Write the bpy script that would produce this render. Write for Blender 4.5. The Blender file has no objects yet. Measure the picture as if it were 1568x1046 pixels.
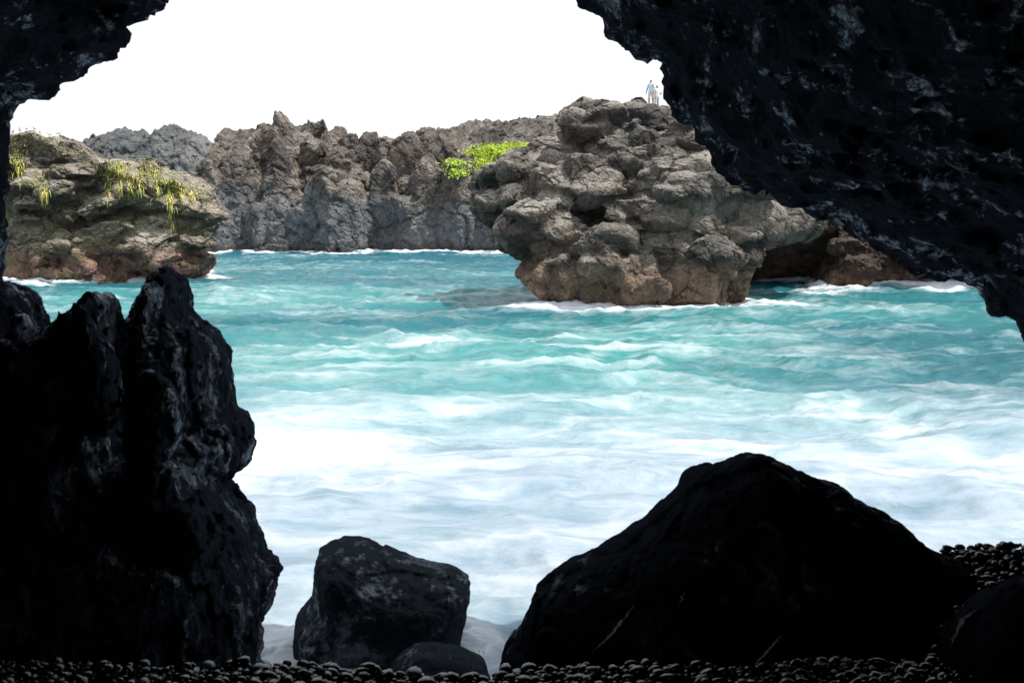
import bpy, math, numpy as np, random
from mathutils import Vector
from mathutils.bvhtree import BVHTree
from mathutils.kdtree import KDTree
import time
T0=time.time()
random.seed(3); rng=np.random.default_rng(7)
scene=bpy.context.scene
# ------------------------------------------------------------ camera
H=4.5; FP=1524.0; TH=math.atan((523-345)/FP)
cam_d=bpy.data.cameras.new("camera"); cam=bpy.data.objects.new("camera",cam_d)
scene.collection.objects.link(cam); scene.camera=cam
cam.location=(0,0,H); cam.rotation_euler=(math.pi/2-TH,0,0)
cam_d.lens=35; cam_d.sensor_width=36; cam_d.clip_end=6000; cam_d.clip_start=0.05
cam_d.dof.use_dof=True; cam_d.dof.focus_distance=50; cam_d.dof.aperture_fstop=5.0
def raydir(px,py):
    r=px-784; u=523-py
    return np.array([r, FP*math.cos(TH)+u*math.sin(TH), -FP*math.sin(TH)+u*math.cos(TH)])
def P(px,py,y0,k=0.0):
    d=raydir(px,py); t=(y0+k*H)/(d[1]-k*d[2])
    return np.array([0,0,H])+t*d
# ------------------------------------------------------------ numpy noise
def hsh(ix,iy,iz,seed):
    h=(ix.astype(np.int64)*374761393+iy.astype(np.int64)*668265263+iz.astype(np.int64)*2147483647+seed*974634777)&0xFFFFFFFF
    h=((h^(h>>13))*1274126177)&0xFFFFFFFF
    h=((h^(h>>16))*2246822519)&0xFFFFFFFF
    return ((h^(h>>15))&0xFFFFFF)/float(0xFFFFFF)
def vnoise(p,seed=0):
    i=np.floor(p); f=p-i; f=f*f*f*(f*(f*6-15)+10); i=i.astype(np.int64)
    r=0
    for a in (0,1):
        wx=f[:,0] if a else 1-f[:,0]
        for b in (0,1):
            wy=f[:,1] if b else 1-f[:,1]
            for c in (0,1):
                wz=f[:,2] if c else 1-f[:,2]
                r=r+hsh(i[:,0]+a,i[:,1]+b,i[:,2]+c,seed)*wx*wy*wz
    return r*2-1
def fbm(p,sc,octv=4,seed=0,gain=.5,ridged=False):
    q=p/sc; a=1; s=0; n=0
    for o in range(octv):
        v=vnoise(q+o*17.3,seed+o)
        if ridged: v=1-2*np.abs(v)
        s=s+a*v; n+=a; a*=gain; q=q*2.03
    return s/n
def worley(p,sc,seed=0):
    q=p/sc; i=np.floor(q).astype(np.int64)
    F1=np.full(len(p),9.); F2=np.full(len(p),9.); V=np.zeros_like(q); ID=np.zeros_like(q)
    for a in(-1,0,1):
        for b in(-1,0,1):
            for c in(-1,0,1):
                x,y,z=i[:,0]+a,i[:,1]+b,i[:,2]+c
                rx=hsh(x,y,z,seed);ry=hsh(x,y,z,seed+11);rz=hsh(x,y,z,seed+23)
                v=q-np.stack([x+rx,y+ry,z+rz],1); d=np.sqrt((v*v).sum(1))
                m=d<F1
                F2=np.where(m,F1,np.minimum(F2,d)); F1=np.where(m,d,F1)
                V[m]=v[m]; ID[m]=np.stack([rx,ry,rz],1)[m]
    return F1,F2,ID,V
def warped(p,sc,seed,w=.25): return p+np.stack([vnoise(p/sc*1.3,seed+50),vnoise(p/sc*1.3,seed+51),vnoise(p/sc*1.3,seed+52)],1)*sc*w
def facet(p,sc,seed=0,off=1.,tilt=1.,crev=.5,warp=.25):
    F1,F2,ID,V=worley(warped(p,sc,seed,warp),sc,seed)
    g=(ID-.5)*2; g2=g[:,[1,2,0]]
    d=off*(ID[:,0]-.5)+tilt*(g2*V).sum(1)*.6-crev*np.exp(-(F2-F1)*9)
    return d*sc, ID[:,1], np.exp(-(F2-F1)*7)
# ------------------------------------------------------------ mesh helpers
def mkmesh(name,co,quads,smooth=True):
    me=bpy.data.meshes.new(name)
    me.vertices.add(len(co)); me.vertices.foreach_set("co",np.asarray(co,np.float32).ravel())
    n=len(quads); k=quads.shape[1]
    me.loops.add(n*k); me.loops.foreach_set("vertex_index",np.asarray(quads,np.int32).ravel())
    me.polygons.add(n); me.polygons.foreach_set("loop_start",np.arange(0,n*k,k,dtype=np.int32))
    me.update(calc_edges=True); me.validate()
    me.polygons.foreach_set("use_smooth",np.full(len(me.polygons),smooth))
    return me
def flat(me): me.polygons.foreach_set("use_smooth",np.full(len(me.polygons),False))
def add(name,me,mat=None,parent=None):
    ob=bpy.data.objects.new(name,me); scene.collection.objects.link(ob)
    if mat: me.materials.append(mat)
    if parent: ob.parent=parent
    return ob
def getco(me):
    a=np.empty(len(me.vertices)*3,np.float32); me.vertices.foreach_get("co",a); return a.reshape(-1,3).astype(float)
def getno(me):
    a=np.empty(len(me.vertices)*3,np.float32); me.vertices.foreach_get("normal",a); return a.reshape(-1,3).astype(float)
def setco(me,c):
    me.vertices.foreach_set("co",np.asarray(c,np.float32).ravel()); me.update()
def attr(me,name,v):
    a=me.attributes.new(name,'FLOAT','POINT'); a.data.foreach_set("value",np.asarray(v,np.float32))
def nets(F,o,h):
    S=F<0
    c=[(a,b,d) for a in(0,1) for b in(0,1) for d in(0,1)]
    nx,ny,nz=F.shape
    cnt=sum(S[a:nx-1+a,b:ny-1+b,d:nz-1+d].astype(np.int8) for a,b,d in c)
    act=(cnt>0)&(cnt<8); I=np.nonzero(act); n=len(I[0])
    ids=np.full(act.shape,-1,np.int64); ids[I]=np.arange(n)
    acc=np.zeros((n,3)); k=np.zeros(n)
    for a in c:
        for ax in range(3):
            if a[ax]: continue
            b=list(a); b[ax]=1
            fa=F[I[0]+a[0],I[1]+a[1],I[2]+a[2]]; fb=F[I[0]+b[0],I[1]+b[1],I[2]+b[2]]
            m=(fa<0)!=(fb<0)
            t=np.where(m,fa/np.where(m,fa-fb,1),0)
            q=np.tile(np.array(a,float),(n,1)); q[:,ax]+=t
            acc+=q*m[:,None]; k+=m
    co=(np.stack(I,1)+acc/k[:,None])*h+np.array(o)
    Q=[]
    for ax in range(3):
        u=(ax+1)%3; v=(ax+2)%3
        sl0=[slice(None)]*3; sl1=[slice(None)]*3
        sl0[ax]=slice(0,-1); sl1[ax]=slice(1,None)
        s0=S[tuple(sl0)]; s1=S[tuple(sl1)]
        J=np.array(np.nonzero(s0!=s1))
        ok=(J[u]>0)&(J[v]>0)&(J[u]<F.shape[u]-1)&(J[v]<F.shape[v]-1); J=J[:,ok]
        ins=s0[J[0],J[1],J[2]]
        def cid(du,dv):
            K=J.copy(); K[u]+=du; K[v]+=dv; return ids[K[0],K[1],K[2]]
        q=np.stack([cid(-1,-1),cid(0,-1),cid(0,0),cid(-1,0)],1)
        q[~ins]=q[~ins][:,::-1]; Q.append(q)
    return co,np.concatenate(Q)
def polysdf(X,Z,pts):
    d=np.full(X.shape,1e9); ins=np.zeros(X.shape,bool); n=len(pts)
    for i in range(n):
        ax,az=pts[i]; bx,bz=pts[(i+1)%n]
        ex,ez=bx-ax,bz-az; wx,wz=X-ax,Z-az
        t=np.clip((wx*ex+wz*ez)/(ex*ex+ez*ez+1e-12),0,1)
        d=np.minimum(d,(wx-ex*t)**2+(wz-ez*t)**2)
        if abs(bz-az)>1e-9:
            c=((az>Z)!=(bz>Z))&(X<(bx-ax)*(Z-az)/(bz-az)+ax); ins^=c
    d=np.sqrt(d); return np.where(ins,d,-d)
class Vol:
    def __init__(s,lo,hi,h):
        s.lo=np.array(lo,float); s.h=h
        n=np.ceil((np.array(hi)-s.lo)/h).astype(int)+1
        s.x=s.lo[0]+np.arange(n[0])*h; s.y=s.lo[1]+np.arange(n[1])*h; s.z=s.lo[2]+np.arange(n[2])*h
        s.F=np.full(n,1e3,np.float32)
    def inflate(s,poly,y0,k,D,R,p=2.,er=0.):
        pts=np.array([P(a,b,y0,k)[[0,2]] for a,b in poly])
        X,Z=np.meshgrid(s.x,s.z,indexing='ij'); sd=polysdf(X,Z,pts)-er
        t=np.clip(sd/R,0,1); w=np.where(sd>0,D*(1-(1-t)**p)**(1/p),sd*1.5)
        yc=y0+k*s.z
        G=np.abs(s.y[None,:,None]-yc[None,None,:])-w[:,None,:]
        s.F=np.minimum(s.F,G.astype(np.float32))
    def block(s,c,r,seed,nf=9,squash=(1,1,1),sub=False):
        rg=np.random.default_rng(seed); r0=r*1.6*max(squash)
        sl=[]
        for ax,arr in enumerate((s.x,s.y,s.z)):
            a=np.searchsorted(arr,c[ax]-r0); b=np.searchsorted(arr,c[ax]+r0); sl.append(slice(a,b))
            if b-a<2: return
        X,Y,Z=np.meshgrid(s.x[sl[0]]-c[0],s.y[sl[1]]-c[1],s.z[sl[2]]-c[2],indexing='ij')
        X/=squash[0];Y/=squash[1];Z/=squash[2]
        G=np.sqrt(X*X+Y*Y+Z*Z)-r*1.25
        for i in range(nf):
            n=rg.normal(size=3); n/=np.linalg.norm(n)
            G=np.maximum(G,X*n[0]+Y*n[1]+Z*n[2]-r*rg.uniform(.6,.95))
        t=tuple(sl)
        s.F[t]=np.maximum(s.F[t],-G) if sub else np.minimum(s.F[t],G)
    def mesh(s,name):
        F=s.F.copy(); F[0]=F[-1]=1;F[:,0]=F[:,-1]=1;F[:,:,0]=F[:,:,-1]=1
        co,q=nets(F,s.lo,s.h); return mkmesh(name,co,q)
def smooth_me(me,it=2):
    e=np.empty(len(me.edges)*2,np.int32); me.edges.foreach_get("vertices",e); e=e.reshape(-1,2)
    c=getco(me); n=len(c); deg=np.bincount(e.ravel(),minlength=n)[:,None].clip(1)
    for _ in range(it):
        a=np.zeros_like(c)
        for ax in range(3):
            a[:,ax]=np.bincount(e[:,0],c[e[:,1],ax],n)+np.bincount(e[:,1],c[e[:,0],ax],n)
        c=c*.4+a/deg*.6
    setco(me,c)
def subdiv(me,lv=1):
    ob=bpy.data.objects.new("tmp",me); scene.collection.objects.link(ob)
    m=ob.modifiers.new("s",'SUBSURF'); m.subdivision_type='SIMPLE'; m.levels=lv
    dg=bpy.context.evaluated_depsgraph_get(); r=bpy.data.meshes.new_from_object(ob.evaluated_get(dg))
    bpy.data.objects.remove(ob); return r
def rough(me,steps,seed,stretch=(1,1,1),crev=.35,warp=.45):
    blk=None; S=np.array(stretch,float)
    for i,(sc,fa,na) in enumerate(steps):
        c=getco(me); n=getno(me)
        d=0
        if fa:
            dd,idr,cr=facet(c*S,sc,seed+i*7,off=1,tilt=1,crev=crev,warp=warp); d=d+dd*fa
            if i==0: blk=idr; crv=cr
        if na: d=d+fbm(c*S,sc,4,seed+i*13)*na*sc
        setco(me,c+n*np.asarray(d)[:,None])
    if blk is None: blk=np.zeros(len(me.vertices)); crv=blk
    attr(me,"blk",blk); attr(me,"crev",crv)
def scallop(me,steps,seed,stretch=(1,1,1)):
    S=np.array(stretch,float)
    for i,(sc,a) in enumerate(steps):
        c=getco(me); n=getno(me)
        F1,F2,ID,V_=worley(warped(c*S,sc,seed+i,.45),sc,seed+i*5)
        d=(np.minimum(F1,.9)-.45)*(0.5+ID[:,2])
        setco(me,c+n*(d*a*sc)[:,None])
def spires(me,amp,sc,z0,z1,seed):
    c=getco(me); p=c.copy(); p[:,2]=0
    w=np.clip((c[:,2]-z0)/(z1-z0),0,1)
    r=np.clip(fbm(p,sc,3,seed,.6,True),-.3,1)
    c[:,2]+=w*r*amp; setco(me,c)
# ------------------------------------------------------------ materials
def nd(nt,t,**kw):
    n=nt.nodes.new(t)
    for k,v in kw.items():
        if k.startswith('i_'):
            key=k[2:]; n.inputs[int(key) if key.isdigit() else key.replace('_',' ')].default_value=v
        else: setattr(n,k,v)
    return n
def newmat(name):
    m=bpy.data.materials.new(name); m.use_nodes=True; nt=m.node_tree
    return m,nt,nt.nodes["Principled BSDF"]
def ramp(nt,src,stops):
    r=nt.nodes.new("ShaderNodeValToRGB"); el=r.color_ramp.elements
    while len(el)<len(stops): el.new(.5)
    for e,(p,c) in zip(el,stops): e.position=p; e.color=(c,c,c,1) if not isinstance(c,tuple) else (*c,1)
    nt.links.new(src,r.inputs[0]); return r.outputs[0]
def mix(nt,f,a,b,mode='MIX'):
    m=nt.nodes.new("ShaderNodeMix"); m.data_type='RGBA'; m.blend_type=mode
    for s,v in ((0,f),(6,a),(7,b)):
        if hasattr(v,'is_linked'): nt.links.new(v,m.inputs[s])
        elif isinstance(v,tuple): m.inputs[s].default_value=(*v,1)
        else: m.inputs[s].default_value=v
    return m.outputs[2]
def math_(nt,op,a,b=0.,c=0.,clamp=False):
    m=nt.nodes.new("ShaderNodeMath"); m.operation=op; m.use_clamp=clamp
    for i,v in enumerate((a,b,c)):
        if hasattr(v,'is_linked'): nt.links.new(v,m.inputs[i])
        else: m.inputs[i].default_value=v
    return m.outputs[0]
def noise(nt,pos,sc,det=6,rough=.6,dist=0.):
    n=nd(nt,"ShaderNodeTexNoise",i_Scale=sc,i_Detail=det,i_Roughness=rough,i_Distortion=dist)
    nt.links.new(pos,n.inputs["Vector"]); return n.outputs[0]
def voro(nt,pos,sc,feat='F1'):
    n=nd(nt,"ShaderNodeTexVoronoi",i_Scale=sc,feature=feat); nt.links.new(pos,n.inputs["Vector"]); return n
def rockmat(name,dark,mid,pale,s=1.,tide=None,tidez=1.5,green=0.,palef=.5,low=None,lowz=9.):
    m,nt,b=newmat(name); L=nt.links
    geo=nd(nt,"ShaderNodeNewGeometry"); pos=geo.outputs["Position"]
    blk=nd(nt,"ShaderNodeAttribute",attribute_name="blk").outputs["Fac"]
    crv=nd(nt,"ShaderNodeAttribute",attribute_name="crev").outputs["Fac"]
    pal=nd(nt,"ShaderNodeAttribute",attribute_name="pal").outputs["Fac"]
    n1=noise(nt,pos,.22*s,8,.65); n2=noise(nt,pos,1.6*s,8,.7); n3=noise(nt,pos,7*s,5,.7)
    f=math_(nt,'ADD',math_(nt,'MULTIPLY',n1,1.3),math_(nt,'MULTIPLY',blk,.55))
    f=math_(nt,'ADD',f,math_(nt,'MULTIPLY',n2,.9)); f=math_(nt,'SUBTRACT',f,.90)
    col=mix(nt,ramp(nt,f,[(.2,0.),(.7,1.)]),dark,mid)
    sp=nd(nt,"ShaderNodeSeparateXYZ"); L.new(pos,sp.inputs[0])
    if low:
        zl=math_(nt,'ADD',math_(nt,'DIVIDE',sp.outputs[2],lowz),math_(nt,'MULTIPLY',math_(nt,'SUBTRACT',n1,.5),1.6))
        lc=mix(nt,ramp(nt,n2,[(.3,0.),(.7,1.)]),tuple(x*.4 for x in low),low)
        col=mix(nt,ramp(nt,zl,[(.7,1.),(1.,0.)]),col,lc)
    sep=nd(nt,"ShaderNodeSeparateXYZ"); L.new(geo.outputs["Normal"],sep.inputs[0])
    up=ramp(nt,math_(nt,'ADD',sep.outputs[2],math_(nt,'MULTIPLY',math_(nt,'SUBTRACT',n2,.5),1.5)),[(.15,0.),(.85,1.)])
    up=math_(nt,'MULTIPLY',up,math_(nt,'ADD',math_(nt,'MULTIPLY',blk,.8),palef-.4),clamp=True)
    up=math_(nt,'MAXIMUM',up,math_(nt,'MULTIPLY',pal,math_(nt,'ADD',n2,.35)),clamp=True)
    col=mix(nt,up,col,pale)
    if tide:
        zz=math_(nt,'ADD',sp.outputs[2],math_(nt,'MULTIPLY',math_(nt,'SUBTRACT',n1,.5),-tidez*2.2))
        tc=mix(nt,ramp(nt,n2,[(.35,0.),(.65,1.)]),tuple(x*.35 for x in tide),tide)
        col=mix(nt,math_(nt,'MULTIPLY',ramp(nt,math_(nt,'DIVIDE',zz,tidez*2),[(.3,1.),(.6,0.)]),.85),col,tc)
        col=mix(nt,ramp(nt,math_(nt,'ADD',math_(nt,'MULTIPLY',sp.outputs[2],1.2),math_(nt,'SUBTRACT',n2,.3)),[(.1,.75),(.6,0.)]),col,(.07,.045,.03))
    if green:
        g=ramp(nt,math_(nt,'ADD',noise(nt,pos,.5*s,6,.7),math_(nt,'MULTIPLY',sep.outputs[2],.06)),[(.52,0.),(.60,1.)])
        g=math_(nt,'MULTIPLY',g,green); col=mix(nt,g,col,(.16,.16,.05))
    var=ramp(nt,n3,[(.3,.5),(.7,1.35)])
    col=mix(nt,1.,col,var,'MULTIPLY')
    col=mix(nt,math_(nt,'MULTIPLY',crv,.5),col,tuple(x*.4 for x in dark))  # crevice dirt doubling as AO-like shade painted into the colour
    L.new(col,b.inputs["Base Color"]); b.inputs["Roughness"].default_value=.8
    v2=voro(nt,pos,6.5*s)
    hgt=math_(nt,'MULTIPLY',n2,.5/s)
    hgt=math_(nt,'ADD',hgt,math_(nt,'MULTIPLY',v2.outputs[0],-.05/s)); hgt=math_(nt,'ADD',hgt,math_(nt,'MULTIPLY',n3,.14/s))
    bp=nd(nt,"ShaderNodeBump",i_Strength=.9,i_Distance=1.); L.new(hgt,bp.inputs["Height"]); L.new(bp.outputs[0],b.inputs["Normal"])
    return m
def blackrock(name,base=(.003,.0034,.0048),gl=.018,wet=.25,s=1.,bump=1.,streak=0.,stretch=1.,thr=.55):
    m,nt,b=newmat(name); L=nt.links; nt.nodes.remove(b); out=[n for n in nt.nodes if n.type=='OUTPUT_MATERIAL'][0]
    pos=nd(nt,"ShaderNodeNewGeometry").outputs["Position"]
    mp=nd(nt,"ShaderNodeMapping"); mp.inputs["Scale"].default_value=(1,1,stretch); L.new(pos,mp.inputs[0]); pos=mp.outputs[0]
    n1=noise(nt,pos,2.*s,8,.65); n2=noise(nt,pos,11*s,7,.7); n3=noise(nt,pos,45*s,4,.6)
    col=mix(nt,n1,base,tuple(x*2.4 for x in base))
    if streak:
        mp2=nd(nt,"ShaderNodeMapping"); mp2.inputs["Scale"].default_value=(1,1,.12); L.new(pos,mp2.inputs[0])
        sv=ramp(nt,noise(nt,mp2.outputs[0],7,5,.6,.6),[(.56,0.),(.72,streak)]); col=mix(nt,sv,col,(.5,.55,.65))
    v=voro(nt,pos,9*s)
    h=math_(nt,'ADD',math_(nt,'MULTIPLY',n2,.07),math_(nt,'MULTIPLY',v.outputs[0],-.03)); h=math_(nt,'ADD',h,math_(nt,'MULTIPLY',n3,.012))
    bp=nd(nt,"ShaderNodeBump",i_Strength=bump,i_Distance=1.); L.new(h,bp.inputs["Height"])
    df=nd(nt,"ShaderNodeBsdfDiffuse"); L.new(col,df.inputs[0]); L.new(bp.outputs[0],df.inputs["Normal"])
    g1=nd(nt,"ShaderNodeBsdfGlossy",i_Roughness=.5); g1.inputs[0].default_value=(gl*.75,gl*.92,gl*1.2,1); L.new(bp.outputs[0],g1.inputs["Normal"])
    wm=ramp(nt,math_(nt,'ADD',math_(nt,'MULTIPLY',n1,.6),math_(nt,'MULTIPLY',n2,.4)),[(thr-.03,(0.,0.,0.)),(thr+.06,(wet*.82,wet*.93,wet*1.08))])
    g2=nd(nt,"ShaderNodeBsdfGlossy",i_Roughness=.12); L.new(wm,g2.inputs[0]); L.new(bp.outputs[0],g2.inputs["Normal"])
    a=nd(nt,"ShaderNodeAddShader"); L.new(df.outputs[0],a.inputs[0]); L.new(g1.outputs[0],a.inputs[1])
    a2=nd(nt,"ShaderNodeAddShader"); L.new(a.outputs[0],a2.inputs[0]); L.new(g2.outputs[0],a2.inputs[1])
    L.new(a2.outputs[0],out.inputs[0]); return m
def plain(name,c,r=.7,var=.25,sc=8.):
    m,nt,b=newmat(name); pos=nd(nt,"ShaderNodeNewGeometry").outputs["Position"]
    n=noise(nt,pos,sc,4); nt.links.new(mix(nt,n,tuple(x*(1-var) for x in c),tuple(min(1,x*(1+var)) for x in c)),b.inputs["Base Color"])
    b.inputs["Roughness"].default_value=r; return m
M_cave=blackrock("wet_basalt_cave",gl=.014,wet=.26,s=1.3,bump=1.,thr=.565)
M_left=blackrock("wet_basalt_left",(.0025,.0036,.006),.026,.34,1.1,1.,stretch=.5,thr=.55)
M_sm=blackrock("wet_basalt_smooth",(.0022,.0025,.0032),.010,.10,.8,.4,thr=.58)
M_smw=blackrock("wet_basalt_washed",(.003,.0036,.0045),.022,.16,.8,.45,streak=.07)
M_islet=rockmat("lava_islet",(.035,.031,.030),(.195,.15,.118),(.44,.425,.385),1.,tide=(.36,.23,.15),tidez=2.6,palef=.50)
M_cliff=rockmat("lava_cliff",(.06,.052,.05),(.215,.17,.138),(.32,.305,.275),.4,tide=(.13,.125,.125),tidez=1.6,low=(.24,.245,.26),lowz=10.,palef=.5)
M_far=rockmat("hazed_lava",(.12,.13,.14),(.20,.205,.21),(.27,.27,.25),.3)  # distance haze baked into the albedo: paler, bluer than the near lava
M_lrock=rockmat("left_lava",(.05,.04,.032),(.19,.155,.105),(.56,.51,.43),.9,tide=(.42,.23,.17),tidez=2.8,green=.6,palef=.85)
# ------------------------------------------------------------ sea cave
mouth=[(268,0),(240,20),(205,32),(176,26),(182,42),(198,52),(191,72),(172,90),(150,96),(130,110),(100,132),(60,150),(40,158),(12,163),
(18,180),(21,210),(22,262),(4,290),(-4,400),(-10,470),(-20,700),(-40,1500),(1740,1500),(1720,1000),(1690,760),(1640,610),(1575,532),(1555,502),(1520,475),(1490,444),(1440,426),(1380,408),
(1340,385),(1300,365),(1260,345),(1220,328),(1170,312),(1130,290),(1092,268),(1080,238),(1060,226),(1035,202),(1016,150),(1010,118),(990,100),
(955,76),(932,48),(918,26),(892,8),(878,-10),(800,-70),(700,-120),(560,-140),(420,-120),(330,-60)]
V=Vol((-9,-6.5,-1),(10,9.9,8.8),.085)
X,Z=np.meshgrid(V.x,V.z,indexing='ij')
sd=polysdf(X,Z,np.array([P(a,b,9.)[[0,2]] for a,b in mouth]))-.03
wy=np.where(V.y<9,.16*(9-V.y)+.3*np.clip(1-np.abs(V.y-3)/6,0,1),np.clip(V.y-9,0,9)*1.0)
F=sd[:,None,:]+wy[None,:,None]
F=np.minimum(F,(V.y+5.)[None,:,None])
V.F=F.astype(np.float32)
me=V.mesh("sea_cave"); smooth_me(me,1); me=subdiv(me,1)
rough(me,[(1.6,.05,.05),(.6,.08,.08)],5,crev=.1); scallop(me,[(.45,.22),(.2,.36)],15,(1,.7,1)); 
c=getco(me); setco(me,c+getno(me)*(fbm(c,.16,4,91,.65)*.032)[:,None])
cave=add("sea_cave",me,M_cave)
print("cave",len(me.vertices),time.time()-T0)
# ------------------------------------------------------------ foreground rocks
V=Vol((-6.5,4.6,.0),(-1.2,9.8,4.9),.042)
A=[(178,600),(184,520),(207,486),(221,450),(236,418),(252,410),(273,420),(285,442),(282,475),(322,512),(344,547),(351,630),(374,645),(384,680),(372,714),(346,732),(354,762),(386,792),(401,850),(426,872),(420,912),(402,952),(380,1010),(370,1200),(0,1200),(0,640),(100,640)]
B=[(-150,380),(0,432),(20,440),(38,458),(48,502),(84,498),(120,474),(146,447),(164,449),(174,510),(184,600),(230,660),(280,710),(330,775),(365,830),(390,900),(390,1000),(380,1300),(-200,1300),(-300,600)]
V.inflate(A,8.2,0,.8,.6,2.,er=.005); V.inflate(B,7.0,0.15,1.1,.9,2.,er=.01)
for i in range(34):
    b=rng.uniform(560,980); a=rng.uniform(-30,230+ (b-560)*.25); V.block(P(a,b,7.1-.25),rng.uniform(.12,.28),700+i,6,(.8,.9,rng.uniform(1.2,2.)))
me=V.mesh("left"); me=subdiv(me,1)
rough(me,[(.6,.05,.04),(.2,.17,.08),(.09,.18,.08)],21,stretch=(1,1,.6),crev=.2,warp=.3); scallop(me,[(.26,.16),(.11,.24)],25,(1,1,.5))
c=getco(me); setco(me,c+getno(me)*(fbm(c,.1,4,92,.65)*.016)[:,None])
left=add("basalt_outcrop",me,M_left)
V=Vol((-3.0,8.3,-.6),(.2,11.2,2.4),.035)
smp=[(440,1100),(455,945),(482,908),(485,838),(518,824),(560,829),(600,853),(640,865),(690,871),(722,890),(716,930),(705,1000),(705,1100)]
V.inflate(smp,9.6,0,.8,.6,2.,er=.0)
me=V.mesh("sm"); smooth_me(me,2); me=subdiv(me,1); rough(me,[(.6,.03,.04),(.2,.05,.05),(.07,.08,.08)],33)
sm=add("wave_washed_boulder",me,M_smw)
V=Vol((-.5,4.9,.2),(5.5,8.4,3.6),.045)
V.inflate([(740,1200),(772,1002),(818,903),(868,862),(920,842),(985,800),(1040,752),(1058,718),(1110,713),(1140,694),(1180,698),(1240,735),(1290,743),(1320,768),(1370,795),(1430,842),(1520,880),(1600,1000),(1650,1200)],6.6,0,1.0,1.2,1.8,er=.0)
me=V.mesh("rt"); smooth_me(me,2); me=subdiv(me,1); rough(me,[(.9,.02,.02),(.3,.06,.04),(.1,.10,.07)],41)
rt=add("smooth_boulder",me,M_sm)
V=Vol((1.8,4.0,1.2),(4.6,6.4,3.4),.04)
V.inflate([(1400,1200),(1440,1000),(1465,960),(1500,920),(1560,893),(1680,860),(1760,1000),(1760,1200)],5.3,0,.5,.7)
me=V.mesh("rt2"); smooth_me(me,2); me=subdiv(me,1); rough(me,[(.8,.04,.05),(.2,.06,.05),(.08,.09,.07)],44)
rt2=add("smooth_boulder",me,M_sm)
V=Vol((-2.,6.8,-.2),(.6,9.,1.9),.035)
V.inflate([(560,1200),(600,1012),(630,992),(670,985),(710,992),(745,1010),(790,1200)],7.8,0,.5,.5)
me=V.mesh("rt3"); smooth_me(me,2); rough(me,[(.8,.03,.05),(.2,.04,.05)],45)
add("smooth_boulder",me,M_smw)
print("fg",time.time()-T0)
# ------------------------------------------------------------ islet
def px2m(px,d): return px/FP*d
V=Vol((-4.5,47,-1.5),(24,76,16),.16)
isl=[(745,282),(738,300),(742,335),(757,372),(765,392),(795,405),(800,425),(824,432),(833,462),(900,480),(900,560),(1150,560),(1142,468),(1127,440),(1142,408),(1165,392),(1200,372),(1228,352),(1240,328),
(1330,300),(1360,240),(1300,180),(1200,150),(1100,150),(1017,163),(990,172),(962,168),(948,158),(915,155),(902,172),(893,196),(866,216),(815,228),(790,243),(772,266)]
V.inflate(isl,62,.5,6,7,1.4,er=.6)
bl=[(918,180,32,66,3),(948,178,28,66,4),(975,205,42,64,5),(905,225,38,63,6),(950,240,46,61,7),(1010,205,38,64,8),(1030,245,40,61,9),(1050,300,68,58,10),(1110,290,62,58,11),(1000,270,42,59,12),
(830,262,40,63,13),(872,250,30,62,14),(800,300,50,60,15),(865,300,48,58,16),(920,290,42,58,17),(960,325,50,56.5,18),(1160,325,54,58,19),(850,365,58,57,20),(900,390,50,56,21),(1010,370,60,56,22),(1090,370,58,56,23),(880,430,55,56,24),(960,440,60,55.5,25),(1050,440,65,55.5,26),(1120,430,30,57,27),(1200,335,36,59,28),(775,320,38,60,29),(770,280,30,62,30),(930,350,46,56,31),(1060,250,38,60,32),(790,258,26,63,33),(845,232,24,64,34),(1130,345,46,56.5,35),(975,285,32,57,36),(1085,335,40,56,37)]
for a,b,r,d,sdd in bl:
    V.block(P(a,b,d+px2m(r,d)*.1),px2m(r,d)*1.1,sdd,6,(1.25,1.,.8))
rg=np.random.default_rng(77)
for (a,b,r,d) in [(880,268,20,59),(1005,335,22,54.5),(940,352,16,53.5),(905,335,18,55),(1000,245,16,59),(1085,262,16,58),(760,365,26,59),(970,390,16,53),(880,400,16,54)]:
    V.block(P(a,b,d),px2m(r,d)*1.2,int(rg.integers(999)),6,(1.4,1.4,.8),sub=True)
# loose boulders bedded on the visible face: march each bearing to the present surface
def surf(V,px,py,y0,y1):
    d=raydir(px,py); ts=np.arange(y0,y1,V.h*.7)/d[1]; pts=np.array([0,0,H])+ts[:,None]*d
    ii=np.round((pts-V.lo)/V.h).astype(int); ok=((ii>=0)&(ii<np.array(V.F.shape))).all(1)
    for q,i,o in zip(pts,ii,ok):
        if o and V.F[i[0],i[1],i[2]]<0: return q
    return None
for i in range(150):
    a=rg.uniform(750,1230); b=rg.uniform(165,455); q=surf(V,a,b,48,75)
    if q is None: continue
    r=rg.uniform(.35,1.05); V.block(q+np.array([0,r*.25,0]),r,1000+i,6,(1.25,1,.8))
me=V.mesh("islet"); me=subdiv(me,1)
rough(me,[(1.8,.10,.02),(.7,.16,.05),(.25,.18,.10)],61,crev=.2,warp=.2)
c=getco(me); pal=np.zeros(len(c))
for a,b,d,r in ((1055,305,56,2.0),(1115,295,56,1.9),(1160,318,57,1.5),(1020,300,56,1.2),(925,175,65,1.0),(890,225,62,1.0)):
    q=P(a,b,d); dd=np.linalg.norm(c-q,axis=1)+fbm(c,1.5,3,9)*1.2; pal=np.maximum(pal,np.clip(1.3-dd/r,0,1))
attr(me,"pal",pal); flat(me)
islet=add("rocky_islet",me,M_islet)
print("islet",len(me.vertices),time.time()-T0)
V=Vol((12,52,-1.5),(52,88,22),.26)
V.inflate([(1080,600),(1080,100),(1800,60),(1900,600)],77,.25,9,8,1.7)
V.block(P(1205,425,68),4.2,77,8,(1.0,2.0,1.15),sub=True)
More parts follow.
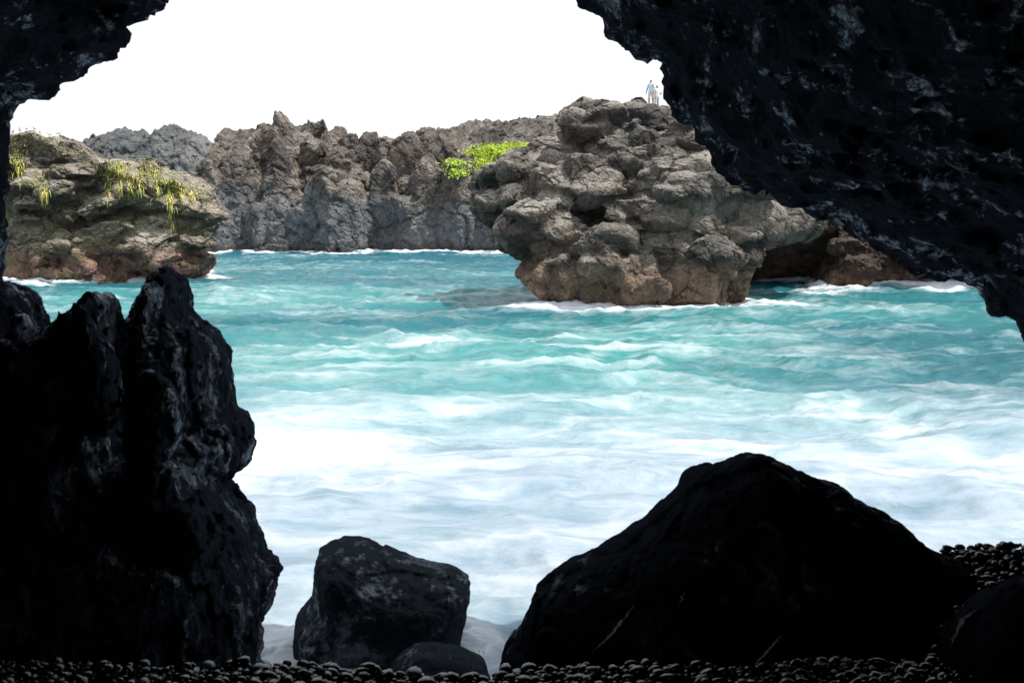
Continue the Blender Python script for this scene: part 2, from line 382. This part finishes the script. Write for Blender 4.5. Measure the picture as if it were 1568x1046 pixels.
for i in range(30):
    q=surf(V,rg.uniform(1290,1540),rg.uniform(370,450),55,85)
    if q is not None: V.block(q,rg.uniform(.5,1.4),1300+i,6,(1.3,1,.7))
me=V.mesh("rc"); me=subdiv(me,1); rough(me,[(3.,.12,.05),(1.,.24,.1),(.35,.2,.1)],71)
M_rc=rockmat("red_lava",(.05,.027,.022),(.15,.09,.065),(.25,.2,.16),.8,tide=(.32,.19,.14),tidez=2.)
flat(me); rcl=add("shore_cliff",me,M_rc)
c=getco(me); w=c[np.abs(c[:,2])<.3]; print("shore cliff waterline y range",w[:,1].min(),np.percentile(w[:,1],20),len(w))
# mid cliff
V=Vol((-62,140,-3),(45,215,32),.5)
V.inflate([(296,600),(300,360),(318,330),(328,300),(332,240),(345,212),(380,206),(415,198),(432,186),(450,196),(488,194),(496,212),(520,210),(535,236),(560,232),(590,222),(625,217),(660,206),(700,198),(735,192),(800,188),(850,184),(895,182),(1000,170),(1150,180),(1250,600)],170,.9,15,14,1.3)
for i in range(60):
    a=rng.uniform(320,900); d=rng.uniform(155,163)
    q=P(a,390,d); q[2]=rng.uniform(0,5); V.block(q,rng.uniform(2.4,5.2),200+i,5,(.8,1,rng.uniform(1.5,2.6)))
for i in range(80):
    a=rng.uniform(335,900); z=rng.uniform(8,18); q=P(a,300,158+z*.9+rng.uniform(-2,3)); q[2]=z
    V.block(q,rng.uniform(1.4,3.2),400+i,6,(1,1,1.2))
for a,b,r in [(350,225,16),(432,203,18),(488,203,14),(515,220,16),(400,212,14)]:
    V.block(P(a,b,170+.9*20),px2m(r,188),600+a,6,(1,1,1.4))
me=V.mesh("cliff"); me=subdiv(me,1)
rough(me,[(5.,.11,.03),(1.9,.18,.07),(.9,.20,.12)],81,warp=.25)
spires(me,1.6,3.0,12,20,5)
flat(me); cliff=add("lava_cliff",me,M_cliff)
print("cliff",len(me.vertices),time.time()-T0)
V=Vol((-130,220,-3),(-40,262,45),.8)
V.inflate([(60,600),(80,230),(128,218),(160,211),(200,200),(232,205),(266,195),(295,207),(320,214),(340,232),(380,260),(420,600)],240,.3,15,12,1.5)
me=V.mesh("far"); me=subdiv(me,1); rough(me,[(7.,.12,.04),(2.5,.25,.1),(1.2,.22,.1)],91); spires(me,1.6,4.,12,24,8)
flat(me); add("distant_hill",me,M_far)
# left rock
V=Vol((-62,70,-1.5),(-20,102,15),.2)
V.inflate([(-300,600),(-300,215),(-100,200),(0,214),(40,210),(90,210),(122,220),(150,240),(180,250),(230,256),(282,264),(302,272),(325,290),(341,323),(334,345),(316,372),(300,398),(311,410),(300,600)],88,.4,9,7,1.5)
for i,(a,b,r) in enumerate([(60,240,40),(110,250,36),(30,290,50),(100,310,50),(180,290,50),(240,300,46),(290,310,36),(150,370,50),(220,390,55),(270,410,40),(60,400,60),(20,360,50),(285,345,30)]):
    V.block(P(a,b,83),px2m(r,83),300+i,7,(1.4,1,.75))
for i in range(50):
    q=surf(V,rg.uniform(0,330),rg.uniform(225,425),72,100)
    if q is not None: V.block(q,rg.uniform(.4,1.3),1500+i,6,(1.4,1,.7))
me=V.mesh("lr"); me=subdiv(me,1); rough(me,[(3.,.08,.03),(1.,.18,.08),(.35,.18,.12)],101,warp=.25)
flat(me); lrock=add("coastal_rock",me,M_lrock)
print("rocks",time.time()-T0)
# ------------------------------------------------------------ sea
NR,NC=820,740
ys=5.0*np.exp(np.linspace(0,1,NR)*math.log(500/5.0)); us=np.linspace(-1,1,NC)
Y=np.repeat(ys[:,None],NC,1); X=us[None,:]*(Y*.8+8)
p=np.stack([X.ravel(),Y.ravel(),np.zeros(X.size)],1)
near=np.clip((32-p[:,1])/20,0,1)
warp=np.stack([fbm(p,6.,2,5)*2.5,fbm(p,6.,2,6)*2.5,p[:,2]],1); pw=p+warp
fine=fbm(pw*np.array([.6,1,1]),2.4,3,12,ridged=True)
z=.50*fbm(pw*np.array([.45,1,1]),7.,2,11)+.32*fine*(1-.4*near)+.13*fbm(p*np.array([.7,1,1]),.9,3,13,ridged=True)*(1-.65*near)
shoal=np.clip((11.5-p[:,1])/4,0,1); z=z*(1-.5*shoal)+.6*shoal**1.5
z[p[:,1]>300]*=.5
st=fbm(pw*np.array([.4,1.2,1]),2.,5,31,.66,ridged=True)
w2=np.stack([fbm(p,2.2,3,55)*1.8,fbm(p,2.2,3,56)*1.8,p[:,2]],1)
swirl=fbm((p+w2)*np.array([.5,1.,1]),1.8,5,57,.6,ridged=True)
w3=np.stack([fbm(p,.9,3,155)*.6,fbm(p,.9,3,156)*.6,p[:,2]],1)
fib=fbm((p+w3)*np.array([1.,.45,1]),.5,4,157,.6,ridged=True)
vn=np.clip((14-p[:,1])/4,0,1)
big=fbm(pw*np.array([.5,1,1]),9.,3,33)
cover=np.interp(p[:,1],[8,10,12,15,18,23,30,40,70,160],[.28,.22,.16,.12,.16,.06,-.07,-.12,-.2,-.3])
cover=cover+.12*np.clip((p[:,0]-2)/14,0,1)*np.clip((45-p[:,1])/25,0,1)
foam=cover+.40*big+.62*(st*(1-near)+swirl*near*(1-vn))+vn*(.35*swirl+.35*fib)+.18*fine*(1-near)-.06
g=np.exp(-(((p[:,0]+5.3)/2.8)**2+((p[:,1]-18.5)/3.2)**2)); foam+=.9*g
def kdof(obs,h=.25,st_=3):
    allp=[]
    for ob in obs:
        c=getco(ob.data); c=c[np.abs(c[:,2]-.1)<h]; allp.append(c[::st_])
    allp=np.concatenate(allp); kd=KDTree(len(allp))
    for i,q in enumerate(allp): kd.insert((q[0],q[1],0),i)
    kd.balance(); return kd
kd=kdof((islet,lrock,cliff,rcl))
sub=np.nonzero((p[:,1]>46)&(p[:,1]<175))[0]
dist=np.array([kd.find((p[i,0],p[i,1],0))[2] for i in sub])
rad=np.where(p[sub,1]>120,3.2,1.6)*(1+1.2*fbm(p[sub],4.,2,77))
shore=np.zeros(len(p)); shore[sub]=np.exp(-(dist/np.clip(rad,.25,9))**2)
foam+=shore*1.4*np.clip(.6+1.1*st,0,1.3); z+=shore*.35*np.clip(.4+st,0,2)
kd2=kdof((sm,left),.6,2)
sub=np.nonzero((p[:,1]<12.5)&(np.abs(p[:,0])<6))[0]
dist=np.array([kd2.find((p[i,0],p[i,1],0))[2] for i in sub])
sg=np.exp(-(dist/.30)**2)
z[sub]+=sg*(.10+.10*fib[sub]); foam[sub]+=sg*(.25+.5*fib[sub])
z+=vn*.05*fib
p[:,2]=z
i=np.arange(NR-1)[:,None]*NC+np.arange(NC-1)[None,:]
q=np.stack([i,i+1,i+NC+1,i+NC],-1).reshape(-1,4)
me=mkmesh("sea",p,q); attr(me,"foam",np.clip(foam,-1,2)); attr(me,"near",near); attr(me,"shade",big)
m,nt,b=newmat("sea_water"); L=nt.links
pos=nd(nt,"ShaderNodeNewGeometry").outputs["Position"]
mp=nd(nt,"ShaderNodeMapping"); mp.inputs["Scale"].default_value=(.5,1.2,1); L.new(pos,mp.inputs[0]); pp=mp.outputs[0]
fo=nd(nt,"ShaderNodeAttribute",attribute_name="foam").outputs["Fac"]; ne=nd(nt,"ShaderNodeAttribute",attribute_name="near").outputs["Fac"]; sh=nd(nt,"ShaderNodeAttribute",attribute_name="shade").outputs["Fac"]
n1=noise(nt,pp,1.1,8,.65,.8); n2=noise(nt,pp,5,5,.6)
sp=nd(nt,"ShaderNodeSeparateXYZ"); L.new(pos,sp.inputs[0])
far_c=mix(nt,ramp(nt,math_(nt,'ADD',sh,.5),[(.2,0.),(.8,1.)]),(.018,.135,.165),(.055,.26,.265))
far_c=mix(nt,ramp(nt,math_(nt,'DIVIDE',sp.outputs[1],150.),[(.3,0.),(.9,.7)]),far_c,(.016,.12,.18))
near_c=mix(nt,ramp(nt,n1,[(.35,0.),(.65,1.)]),(.18,.29,.37),(.32,.41,.52))
base=mix(nt,ramp(nt,ne,[(.05,0.),(.35,.30),(.75,1.)]),far_c,near_c)
fin=math_(nt,'ADD',fo,math_(nt,'MULTIPLY',math_(nt,'SUBTRACT',n1,.5),math_(nt,'SUBTRACT',1.2,math_(nt,'MULTIPLY',ne,.6))))
fr=ramp(nt,fin,[(.04,0.),(.40,.25),(.95,1.)])
col=mix(nt,fr,base,(.70,.75,.80))
L.new(col,b.inputs["Base Color"])
L.new(math_(nt,'ADD',math_(nt,'MULTIPLY',fr,.5),.16),b.inputs["Roughness"]); b.inputs["IOR"].default_value=1.33; b.inputs["Specular IOR Level"].default_value=.28
hh=math_(nt,'ADD',math_(nt,'MULTIPLY',n1,.18),math_(nt,'MULTIPLY',n2,.06)); hh=math_(nt,'MULTIPLY',hh,math_(nt,'SUBTRACT',1.,math_(nt,'MULTIPLY',ne,.6)))
bp=nd(nt,"ShaderNodeBump",i_Strength=1.,i_Distance=1.); L.new(hh,bp.inputs["Height"]); L.new(bp.outputs[0],b.inputs["Normal"])
add("sea",me,m)
print("sea",time.time()-T0)
# ------------------------------------------------------------ beach + pebbles
BZ=2.06
def beach_z(x,y):
    t=np.clip((x-2.2)/.9,0,1); t=t*t*(3-2*t); cr=5.2+1.7*t
    return BZ-np.clip(y-cr,0,9)*.95+.03*np.sin(x*1.7+y)+.02*np.sin(x*4.1)+.08*t*np.clip(y-5.5,0,2)
gx,gy=np.meshgrid(np.linspace(-9,9,240),np.linspace(-6,9.5,210),indexing='ij')
bz=beach_z(gx,gy); pb=np.stack([gx.ravel(),gy.ravel(),bz.ravel()],1); pb[:,2]+=fbm(pb,.3,3,3)*.03
i=np.arange(239)[:,None]*210+np.arange(209)[None,:]
q=np.stack([i,i+210,i+211,i+1],-1).reshape(-1,4)
M_sand=blackrock("black_sand",(.003,.003,.0035),.01,.03,3.)
add("beach_ground",mkmesh("beach_ground",pb,q),M_sand)
bpy.ops.mesh.primitive_ico_sphere_add(subdivisions=2,radius=1); o=bpy.context.object
ic=getco(o.data); fc=np.array([tuple(f.vertices) for f in o.data.polygons]); bpy.data.objects.remove(o)
def pebbles(n,fx,fy,r0,r1,seed):
    rg=np.random.default_rng(seed); C=[];Fc=[];S=[]
    for j in range(n):
        x=rg.uniform(*fx); y=rg.uniform(*fy); r=r0*(r1/r0)**(rg.random()**1.8)
        sc=np.array([1,rg.uniform(.65,.95),rg.uniform(.4,.65)])*r
        a=rg.uniform(0,6.28); tx=rg.normal()*.35
        v=ic*(1+.09*np.sin(ic@rg.normal(size=3)*2+rg.uniform(0,6)))[:,None]*sc
        v=v@np.array([[1,0,0],[0,math.cos(tx),math.sin(tx)],[0,-math.sin(tx),math.cos(tx)]])
        v=v@np.array([[math.cos(a),math.sin(a),0],[-math.sin(a),math.cos(a),0],[0,0,1]])
        v+=np.array([x,y,float(beach_z(np.array(x),np.array(y)))+rg.uniform(.0,.045)+r*.2])
        Fc.append(fc+len(ic)*j); C.append(v); S.append(np.full(len(ic),rg.random()))
    return np.concatenate(C),np.concatenate(Fc),np.concatenate(S)
c1,f1,s1=pebbles(7500,(-3.6,3.6),(4.2,5.5),.014,.06,1)
c2,f2,s2=pebbles(3000,(2.6,5.4),(5.5,7.2),.016,.05,2)
me=mkmesh("pebbles",np.concatenate([c1,c2]),np.concatenate([f1,f2+len(c1)])); attr(me,"rnd",np.concatenate([s1,s2]))
m,nt,b=newmat("wet_pebble"); r=nd(nt,"ShaderNodeAttribute",attribute_name="rnd").outputs["Fac"]
nt.links.new(ramp(nt,r,[(0.,(.002,.002,.003)),(.85,(.008,.009,.011)),(1.,(.03,.03,.032))]),b.inputs["Base Color"])
nt.links.new(math_(nt,'ADD',math_(nt,'MULTIPLY',r,.2),.08),b.inputs["Roughness"]); b.inputs["Specular IOR Level"].default_value=.6
add("pebbles",me,m)
print("pebbles",time.time()-T0)
# ------------------------------------------------------------ vegetation
def bvh(ob):
    me=ob.data; me.calc_loop_triangles(); t=np.empty(len(me.loop_triangles)*3,np.int32); me.loop_triangles.foreach_get("vertices",t)
    return BVHTree.FromPolygons(getco(me).tolist(),t.reshape(-1,3).tolist())
def cast(bv,px,py):
    d=Vector(raydir(px,py)).normalized(); return bv.ray_cast(Vector((0,0,H)),d)[0:2]
bl_l=bvh(lrock); bl_c=bvh(cliff); bl_i=bvh(islet)
def ribbons(name,roots,lens,width,mat,hang=1.,seed=0):
    rg=np.random.default_rng(seed); C=[];Q=[];n=0
    for (pt,no),ln in zip(roots,lens):
        d=np.array(no)*.5+rg.normal(size=3)*.4; d[2]=abs(d[2])*.5+.05
        p0=np.array(pt)-np.array(no)*.05; seg=4; side=np.cross(d,[0,0,1.]); side=side/(np.linalg.norm(side)+1e-6)
        side=side+rg.normal(size=3)*.3
        v=d/np.linalg.norm(d)*ln/seg
        for k in range(seg+1):
            w=width*(1-k/(seg+.6)); C+= [p0-side*w,p0+side*w]
            if k<seg: Q.append((n+2*k,n+2*k+1,n+2*k+3,n+2*k+2))
            p0=p0+v; v=v+np.array([0,0,-hang*ln/seg*.6]); v=v/np.linalg.norm(v)*ln/seg
        n+=2*(seg+1)
    return add(name,mkmesh(name,np.array(C),np.array(Q)),mat)
def leafmat(name,a,b_):
    m,nt,b=newmat(name); pos=nd(nt,"ShaderNodeNewGeometry").outputs["Position"]
    nt.links.new(mix(nt,ramp(nt,noise(nt,pos,1.2,5,.7),[(.35,0.),(.65,1.)]),a,b_),b.inputs["Base Color"]); b.inputs["Roughness"].default_value=.6
    return m
M_grass=leafmat("cliff_grass",(.30,.38,.06),(.70,.58,.18)); M_lime=leafmat("lime_shrub",(.34,.48,.04),(.62,.74,.08))
roots=[];lens=[]
def region(bv,cx,cy,sx,sy,n,lo,hi):
    for _ in range(n):
        h_=cast(bv,rng.normal(cx,sx),rng.normal(cy,sy))
        if h_[0] is not None: roots.append(h_); lens.append(rng.uniform(lo,hi))
for cx,cy,sx,sy,n in [(180,260,11,9,1300),(215,266,18,8,1300),(250,272,14,7,1100),(280,288,13,8,700),(25,245,9,12,600),(60,275,7,8,300),(170,285,3,14,220),(200,288,3,10,160),(262,305,3,18,260),(300,292,7,6,200),(3,330,4,20,200),(120,232,14,4,100)]:
    region(bl_l,cx,cy,sx,sy,n,.08,.24)
for cx,cy in [(168,292),(186,285),(200,288),(214,285),(258,298),(262,315),(262,328),(278,300),(292,300),(68,290),(68,300),(240,285),(30,262)]:
    region(bl_l,cx,cy,2,8,45,.3,1.0)
ribbons("hanging_grass",roots,lens,.042,M_grass,3.0,4)
def leaves(name,bv,regs,size,mat,seed):
    rg=np.random.default_rng(seed); C=[];Q=[];n=0
    for cx,cy,sx,sy,cnt in regs:
        for _ in range(cnt):
            h_=cast(bv,rg.normal(cx,sx),rg.normal(cy,sy))
            if h_[0] is None: continue
            for k in range(14):
                c=np.array(h_[0])+rg.normal(size=3)*np.array([.7,.7,.2])+np.array([0,0,.15])
                a=rg.normal(size=3); a/=np.linalg.norm(a); b=np.cross(a,rg.normal(size=3)); b/=np.linalg.norm(b); s=size*rg.uniform(.5,1.2)
                C+=[c-a*s,c-b*s*.45,c+a*s,c+b*s*.45]; Q.append((n,n+1,n+2,n+3)); n+=4
    return add(name,mkmesh(name,np.array(C),np.array(Q)),mat)
leaves("lime_green_shrub",bl_c,[(748,234,14,5,150),(780,230,16,4,190),(806,228,8,3,90),(750,262,7,5,130),(697,252,5,3,30),(700,265,4,4,30),(738,250,9,5,50)],.25,M_lime,9)
# water trickles lying on the boulders
def trickle(bv,path,w,seed):
    rg=np.random.default_rng(seed); C=[];Q=[]; pts=[]
    for (a,b) in zip(path[:-1],path[1:]):
        for t in np.linspace(0,1,14,endpoint=False):
            h_=cast(bv,a[0]+(b[0]-a[0])*t+rg.normal()*1.2,a[1]+(b[1]-a[1])*t)
            if h_[0] is not None: pts.append(h_)
    for k,(q,no) in enumerate(pts):
        q=np.array(q)+np.array(no)*.006; ww=w*rg.uniform(.2,1)*math.sin(math.pi*(k+.5)/len(pts))
        C+=[q-np.array([ww,0,0]),q+np.array([ww,0,0])]
        if k: Q.append((2*k-2,2*k-1,2*k+1,2*k))
    return np.array(C),np.array(Q)
b_rt=bvh(rt); b_rt2=bvh(rt2); n0=0; CC=[];QQ=[]
for j,(bv,path,w) in enumerate([(b_rt,[(972,925),(940,968),(905,1000)],.016),(b_rt,[(1196,972),(1172,1000),(1146,1028)],.012),(b_rt2,[(1500,930),(1475,950),(1455,990)],.024),(b_rt,[(1050,905),(1040,925)],.008)]):
    C_,Q_=trickle(bv,path,w,j)
    if len(C_)>4: CC.append(C_);QQ.append(Q_+n0);n0+=len(C_)
m,nt,b=newmat("water_trickle"); b.inputs["Base Color"].default_value=(.75,.78,.82,1); b.inputs["Roughness"].default_value=.15; b.inputs["Specular IOR Level"].default_value=1.
add("water_trickle",mkmesh("water_trickle",np.concatenate(CC),np.concatenate(QQ)),m)
# ------------------------------------------------------------ people / birds by skin modifier
def skin(name,verts,edges,rad,lv=2,root=0):
    me=bpy.data.meshes.new(name); me.from_pydata(verts,edges,[]); ob=bpy.data.objects.new(name,me); scene.collection.objects.link(ob)
    m=ob.modifiers.new("k",'SKIN'); 
    for i,r in enumerate(rad):
        sv=me.skin_vertices[0].data[i]; sv.radius=(r,r) if not isinstance(r,tuple) else r; sv.use_root=(i==root)
    s=ob.modifiers.new("s",'SUBSURF'); s.levels=lv
    dg=bpy.context.evaluated_depsgraph_get(); r=bpy.data.meshes.new_from_object(ob.evaluated_get(dg)); bpy.data.objects.remove(ob)
    r.polygons.foreach_set("use_smooth",np.full(len(r.polygons),True)); return r
M_skin=plain("skin",(.45,.28,.2)); M_hair=plain("hair",(.03,.02,.015)); M_bill=plain("bill",(.5,.35,.08)); M_white=plain("white_feather",(.75,.75,.73)); M_grey=plain("grey_feather",(.3,.31,.33)); 
def person(loc,rz,shirt,shorts,pose=0):
    ar=.30 if pose==0 else .36
    v=[(0,0,.95),(0,0,1.12),(0,0,1.3),(0,0,1.42),(0,0.01,1.5),(0,0.02,1.58),(0,.01,1.68),
       (.17,0,1.38),(.25,.02,1.1),(ar,.16 if pose else .06,.86),(ar,.22 if pose else .1,.78),
       (-.17,0,1.38),(-.25,.02,1.1),(-.27,.12,.9 if pose==0 else 1.2),(-.26,.18,.83 if pose==0 else 1.32),
       (.09,0,.88),(.11,.03,.48),(.11,-.02,.08),(.12,.12,.035),(-.09,0,.88),(-.12,-.02,.48),(-.14,-.1,.08),(-.15,.04,.035)]
    e=[(0,1),(1,2),(2,3),(3,4),(4,5),(5,6),(3,7),(7,8),(8,9),(9,10),(3,11),(11,12),(12,13),(13,14),(0,15),(15,16),(16,17),(17,18),(0,19),(19,20),(20,21),(21,22)]
    r=[.15,.14,.16,.12,.055,.085,.085,.07,.05,.035,.03,.07,.05,.035,.03,.10,.07,.045,.035,.10,.07,.045,.035]
    me=skin("body",v,e,r)
    for mm in (M_skin,plain("shirt",shirt),plain("shorts",shorts),M_hair): me.materials.append(mm)
    for f in me.polygons:
        c=f.center
        if c.z>1.46: f.material_index=3 if (c.z>1.69 or (c.y<-.02 and c.z>1.55)) else 0
        elif c.z>1.18 or (c.z>.95 and abs(c.x)<.19): f.material_index=1
        elif c.z>.5 and abs(c.x)<.2: f.material_index=2
        else: f.material_index=0
    em=bpy.data.objects.new("person",None); scene.collection.objects.link(em); em.location=loc; em.rotation_euler=(0,0,rz)
    add("body",me,parent=em)
    import bmesh
    bm=bmesh.new(); bmesh.ops.create_cone(bm,segments=10,radius1=.016,radius2=.006,depth=.035,cap_ends=True); 
    for vv in bm.verts: vv.co=Vector((vv.co.x,.105+vv.co.z*.6+.0,1.63-vv.co.y))
    m2=bpy.data.meshes.new("nose"); bm.to_mesh(m2); add("nose",m2,M_skin,em)
    return em
def ground(bv,x,y):
    return bv.ray_cast(Vector((x,y,60)),Vector((0,0,-1)))[0]
def ridge(bv,px,y0,y1):
    best=None
    for yy in np.linspace(y0,y1,60):
        g=ground(bv,(px-784)/FP*yy,yy)
        if g and (best is None or (g.z-H)/yy>best[0]): best=((g.z-H)/yy,g)
    return best[1] if best else None
for (px,rz,sh,so,po) in [(992,2.6,(.55,.72,.8),(.6,.6,.6),0),(1001,3.6,(.8,.82,.84),(.45,.55,.65),1)]:
    g=ridge(bl_i,px,58,74)
    if g:
        best=g
        for dy in (.5,.8,1.1,1.4):    # stand just behind the crest, partly hidden by it
            g2=ground(bl_i,g.x*(g.y+dy)/g.y,g.y+dy)
            if g2 and g.z-g2.z<.85: best=g2
        print("person",g,best); person(best-Vector((0,0,.03)),rz,sh,so,po)
def bird(loc,rz,s):
    v=[(0,-.26,.16),(0,-.12,.19),(0,.02,.2),(0,.12,.24),(0,.17,.32),(0,.2,.36),(0,.27,.35),(.04,0,.17),(.04,.0,.02),(.04,.05,.01),(-.04,0,.17),(-.04,0,.02),(-.04,.05,.01)]
    e=[(0,1),(1,2),(2,3),(3,4),(4,5),(5,6),(2,7),(7,8),(8,9),(2,10),(10,11),(11,12)]
    r=[.015,.06,.085,.06,.035,.038,.009,.03,.009,.007,.03,.009,.007]
    me=skin("sea_bird",v,e,r,1,2)
    for mm in (M_white,M_grey,M_bill): me.materials.append(mm)
    for f in me.polygons:
        c=f.center; f.material_index=2 if (c.y>.235 or c.z<.09) else (1 if (c.z>.2 and c.y<.06) or c.y<-.15 else 0)
    ob=add("sea_bird",me); ob.location=loc; ob.rotation_euler=(0,0,rz); ob.scale=(s,s,s)
for px in (33,44,54,66,74,88,103):
    g=ridge(bl_l,px,80,98)
    if g: bird(g,rng.uniform(0,6.28),1.2)
# ------------------------------------------------------------ world + sun
sd_=Vector((.50,-.06,.84)).normalized(); el=math.asin(sd_.z); az=math.atan2(sd_.x,sd_.y)
w=bpy.data.worlds.new("World"); scene.world=w; w.use_nodes=True; nt=w.node_tree; bg=nt.nodes["Background"]
sky=nt.nodes.new("ShaderNodeTexSky"); sky.sky_type='NISHITA'; sky.sun_disc=False; sky.sun_elevation=el; sky.sun_rotation=az; sky.dust_density=3.
hz=mix(nt,.72,sky.outputs[0],(11.5,11.8,12.2)); nt.links.new(hz,bg.inputs[0]); bg.inputs[1].default_value=.115
sl=bpy.data.lights.new("sun",'SUN'); sl.energy=4.8; sl.angle=math.radians(.5); sl.color=(1,.95,.87)
so=bpy.data.objects.new("sun",sl); scene.collection.objects.link(so); so.rotation_euler=sd_.to_track_quat('Z','Y').to_euler()
scene.view_settings.view_transform='Standard'; scene.view_settings.look='None'; scene.view_settings.exposure=0
print("done",time.time()-T0)
